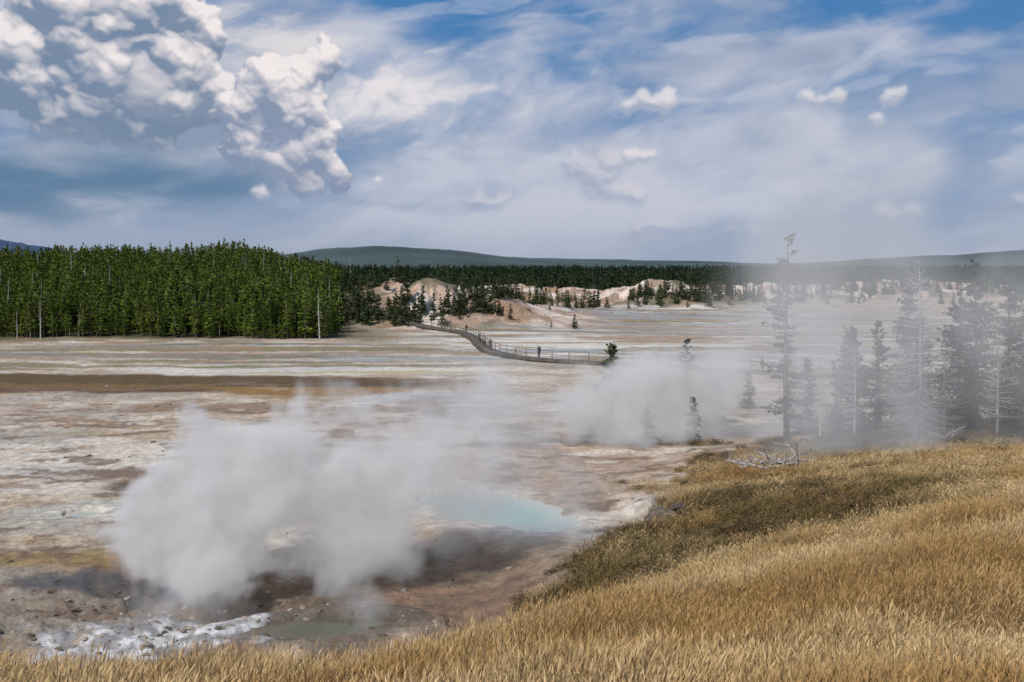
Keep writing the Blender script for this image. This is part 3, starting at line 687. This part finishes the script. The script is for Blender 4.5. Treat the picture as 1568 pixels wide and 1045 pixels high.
def render_cloud(seeds,levels,warp,wscale,seedn):
    Hb=np.full((len(elf),len(azf)),-9.)
    for (x,y,z,rd) in puffs(seeds,levels):
        i0=max(int((y-rd+1.5)/ST),0);i1=min(int((y+rd+1.5)/ST)+2,len(elf));j0=max(int((x-rd+33)/ST),0);j1=min(int((x+rd+33)/ST)+2,len(azf))
        if i0>=i1 or j0>=j1: continue
        dd=rd*rd-(elf[i0:i1,None]-y)**2-(azf[None,j0:j1]-x)**2
        k=dd>0
        Hb[i0:i1,j0:j1]=np.where(k,np.maximum(Hb[i0:i1,j0:j1],z+np.sqrt(np.maximum(dd,0))),Hb[i0:i1,j0:j1])
    AA,EE=np.meshgrid(azf,elf)
    w1=(fbm(AA/wscale,EE/wscale,seedn,6,.6)-.5)*warp;w2=(fbm(AA/wscale+31,EE/wscale,seedn+5,6,.6)-.5)*warp
    ii=np.clip(np.round((EE+w2+1.5)/ST).astype(int),0,len(elf)-1);jj=np.clip(np.round((AA+w1+33)/ST).astype(int),0,len(azf)-1)
    Hb=Hb[ii,jj];cov=(Hb>-8).astype(float)
    Hs=np.where(Hb>-8,Hb,-1.0)+(fbm(AA/.5,EE/.4,seedn+20,4)-.5)*.2
    lit=0
    for s,wt in ((1.0,.22),(3,.30),(9.,.48)):
        Hq=gblur(Hs,s)/ST;gy_,gx_=np.gradient(Hq);nz=1/np.sqrt(1+gx_**2+gy_**2)
        lit=lit+wt*np.clip((-gx_*(.22)+-gy_*.80+.46)*nz,-.15,1.0)
    ao=np.clip((gblur(Hs,10)-gblur(Hs,1.2))*1.0,-.5,1)
    al=gblur(cov,1.8);al=ss(.2,.9,al+(fbm(AA*3,EE*3,seedn+9,3)-.5)*.45)
    return lit-ao*.3,al
A_seed=[(-22.6,12.0,0,3.3),(-19.9,13.8,0,2.3),(-24.3,14.0,0,2.2),(-17.6,12.5,.2,1.6),(-26.4,10.6,0,2.4),(-20.4,9.4,.4,2.7),(-23.6,8.7,.2,2.4),(-17.6,9.6,.2,2.0),(-28.8,9.4,0,2.2),(-20.5,7.6,0,1.8),(-30.5,11,0,2)]
B_seed=[(-13.3,10.2,.3,1.6),(-11.1,11.3,.2,1.1),(-14.7,8.7,.2,1.6),(-12.2,8.6,.4,1.5),(-10.7,7.3,.2,.9),(-12.2,6.6,.1,1.2),(-9.9,5.1,0,.75),(-11.9,4.7,0,.9),(-15,6.9,0,1.3),(-10.8,6,0,.8),(-13,5.6,0,.9)]
def small(a,e,w_,h_,nn=5): return [(a+r.uniform(-1,1)*w_*.6,e+r.uniform(-.2,.5)*h_,0,h_*r.uniform(.35,.65)) for _ in range(nn)]
C_seed=small(8.1,9.2,2.4,.75,11)+small(17.6,9.1,2.1,.6,10)+small(21.0,8.9,1.0,.8,7)+small(20.4,7.9,.8,.5,5)+small(7.2,6.0,1.1,.6,6)+small(-7.8,4.8,.8,.4,4)+small(-14.1,4.0,.9,.45,5)
D_seed=small(-1.5,3.7,2.0,.6,12)+small(21.2,2.9,2.2,.6,12)+small(8.1,2.2,2.2,.5,12)+small(27.5,3.5,1.2,.6,8)+small(4.6,5.4,2.6,1.1,16)+small(5.6,4.2,2.8,.8,12)+small(13,2,1.4,.4,6)
AA,EE=np.meshgrid(azf,elf)
litA,alA=render_cloud(A_seed,3,1.3,1.4,500)
litB,alB=render_cloud(B_seed,3,.9,1.0,520)
litC,alC=render_cloud(C_seed,2,.9,.8,540);alC=gblur(alC,1.5)
litD,alD=render_cloud(D_seed,2,1.0,.9,560)
alD=gblur(alD,3.5)*.55
def cm_(col,c,a): return lerp(col,np.array(c)[None,None,:],np.clip(a,0,1)[...,None])
X_,Y_=Z_,E_
col=np.zeros(X_.shape+(3,))+np.array([.25,.35,.52])
top=ss(1,15,Y_);col=cm_(col,(.050,.195,.45),top*.92)
col=cm_(col,(.32,.38,.51),ss(6,-1,Y_)*.8)
wx=(fbm(X_/9,Y_/4,601,5)-.5)*6;wy=(fbm(X_/9+9,Y_/4,602,5)-.5)*3.2
U=X_+wx-.35*Y_;V_=Y_+wy-.06*X_
t=.72*fbm(U/11,V_/4.2,610,6,.5)+.28*fbm(U/4,V_/2,612,6,.55)
gapm=0
for (ca,ce,ra,re,k_) in ((2,12.5,9,3.0,.17),(-4,14.5,5,2.0,.14),(6,8.2,5,1.3,.06),(17,8.4,11,1.5,.05),(24,14.5,6,1.5,.05),(14,14.5,5,1.2,-.08),(16,11.6,11,1.6,-.10),(20,5.2,12,1.8,-.07)):
    dd=np.hypot((X_-ca)/ra,(Y_-ce)/re);gapm=gapm+k_*ss(1.2,.0,dd)
t=t-gapm+.055
ta=ss(.36,.66,t);tc=ss(.3,.72,fbm(U/6,V_/2.6,620,5,.5))
tcol=lerp(np.array([.33,.39,.52]),np.array([.56,.58,.67]),tc[...,None])
col=lerp(col,tcol,(ta*.91)[...,None])
wisp=ss(.54,.74,fbm(U/3.2,V_/1.4,630,6,.55))*ss(2,7,Y_)
col=cm_(col,(.62,.65,.74),wisp*.3)
sd=np.hypot((X_+7.5)/9.2,(Y_-9.8)/3.2);sa=ss(.05,.8,1-sd+(fbm(U/3.5,V_/2.0,640,7,.58)-.5)*1.9)
scol=lerp(np.array([.46,.50,.60]),np.array([.80,.76,.78]),ss(.36,.62,fbm(U/2.2,V_/1.5,645,6,.55))[...,None]);col=lerp(col,scol,(sa*.9)[...,None])
sd=np.hypot((X_+14)/5,(Y_-12.5)/2.0);sa=ss(.05,.8,1-sd+(fbm(U/3.5,V_/1.6,650,7,.6)-.5)*1.5);col=cm_(col,(.74,.71,.72),sa*.85)
bd=np.hypot((X_+21)/15,(Y_-4.6)/2.7);ba=ss(0,.8,1-bd+(fbm(U/7,V_/1.8,655,6,.5)-.5)*1.3);col=cm_(col,(.080,.185,.32),ba*.9)
bd=np.hypot((X_+20)/13,(Y_-7.0)/2.2);ba=ss(0,.8,1-bd+(fbm(U/5,V_/1.8,656,6,.55)-.5)*1.2);col=cm_(col,(.18,.26,.39),ba*.8)
j0=60;nA=len(azf);nE=len(elf)
sub=col[:nE,j0:j0+nA]
for lit,al,lo_,hi_,base0,base1,fade,aa in ((litD,alD,(.29,.35,.48),(.66,.64,.69),0,.5,(0,.4),1),(litA,alA,(.18,.25,.37),(.90,.83,.82),5.6,12.5,(5.2,7.6),.95),(litB,alB,(.23,.29,.42),(.90,.83,.82),2.5,8.5,(3.0,4.4),.95),(litC,alC,(.40,.44,.54),(.80,.76,.78),0,.5,(0,.4),.75)):
    L_=np.clip((lit-.05)/.80,0,1)
    L_=L_*lerp(.38,1.0,ss(base0,base1,EE+(fbm(AA/2,EE/1.2,670,4)-.5)*5))
    L_=np.clip(L_+(fbm(AA/1.8,EE/1.2,680,5)-.5)*.35,0,1)
    cc=lerp(np.array(lo_),np.array(hi_),(L_**1.1)[...,None])
    al=al*ss(fade[0],fade[1],EE+(fbm(AA/1.5,EE/1.0,675,5)-.5)*2.5)*aa
    sub=lerp(sub,cc,al[...,None])
col[:nE,j0:j0+nA]=sub
hzm=ss(4.0,-.5,Y_);col=cm_(col,(.33,.38,.49),hzm*.75)
RS=15000.;az_=np.radians(Z_).ravel();el_=np.radians(E_).ravel()
V=np.c_[RS*np.cos(el_)*np.sin(az_),RS*np.cos(el_)*np.cos(az_),RS*np.sin(el_)+12]
nr,na=E_.shape;i=np.arange(nr-1)[:,None]*na;j=np.arange(na-1)[None,:]
F=np.stack([i+j,i+j+1,i+na+j+1,i+na+j],-1).reshape(-1,4)
m,nt=newmat('sky_clouds');b=B(nt);em=b.node('ShaderNodeEmission');b.set(em.inputs[0],b.node('ShaderNodeAttribute',attribute_name='Col').outputs['Color'])
o=b.node('ShaderNodeOutputMaterial');nt.links.new(em.outputs[0],o.inputs[0]);m.cycles.emission_sampling='NONE'
me=mesh_np('sky',V,F,[m],smooth=True)
a=me.color_attributes.new('Col','FLOAT_COLOR','POINT');a.data.foreach_set('color',np.c_[col.reshape(-1,3),np.ones(nr*na)].astype(np.float32).ravel())
add('sky',me)
print('T sky',time.time()-T0)

# world + sun
SUN_EL=50;SUN_ROT=222
w=bpy.data.worlds.new('World');scene.world=w;w.use_nodes=True;nt=w.node_tree;nt.nodes.clear();b=B(nt)
sky=b.node('ShaderNodeTexSky',sky_type='NISHITA');sky.sun_disc=False;sky.sun_elevation=math.radians(SUN_EL);sky.sun_rotation=math.radians(SUN_ROT)
sky.air_density=1.0;sky.dust_density=3.0;sky.ozone_density=1.0;sky.altitude=2200
bg=b.node('ShaderNodeBackground');b.set(bg.inputs[0],sky.outputs[0]);bg.inputs[1].default_value=.13
o=b.node('ShaderNodeOutputWorld');nt.links.new(bg.outputs[0],o.inputs[0])
e=math.radians(SUN_EL);rr=math.radians(SUN_ROT);sv=Vector((math.cos(e)*math.sin(rr),math.cos(e)*math.cos(rr),math.sin(e)))
l=bpy.data.lights.new('sun','SUN');l.energy=3.2;l.angle=math.radians(1.5);l.color=(1,.94,.87)
lo=bpy.data.objects.new('sun',l);scene.collection.objects.link(lo);lo.rotation_euler=(-sv).to_track_quat('-Z','Y').to_euler();lo.location=(0,0,60)

cam=bpy.data.cameras.new('camera');co_=bpy.data.objects.new('camera',cam);scene.collection.objects.link(co_)
cam.lens=35;cam.sensor_width=36;cam.shift_y=-.0718;cam.clip_end=30000;cam.clip_start=.1
co_.location=(0,0,12.5);co_.rotation_euler=(math.radians(90),0,0);scene.camera=co_
scene.view_settings.view_transform='Standard';scene.view_settings.look='None';scene.view_settings.exposure=0
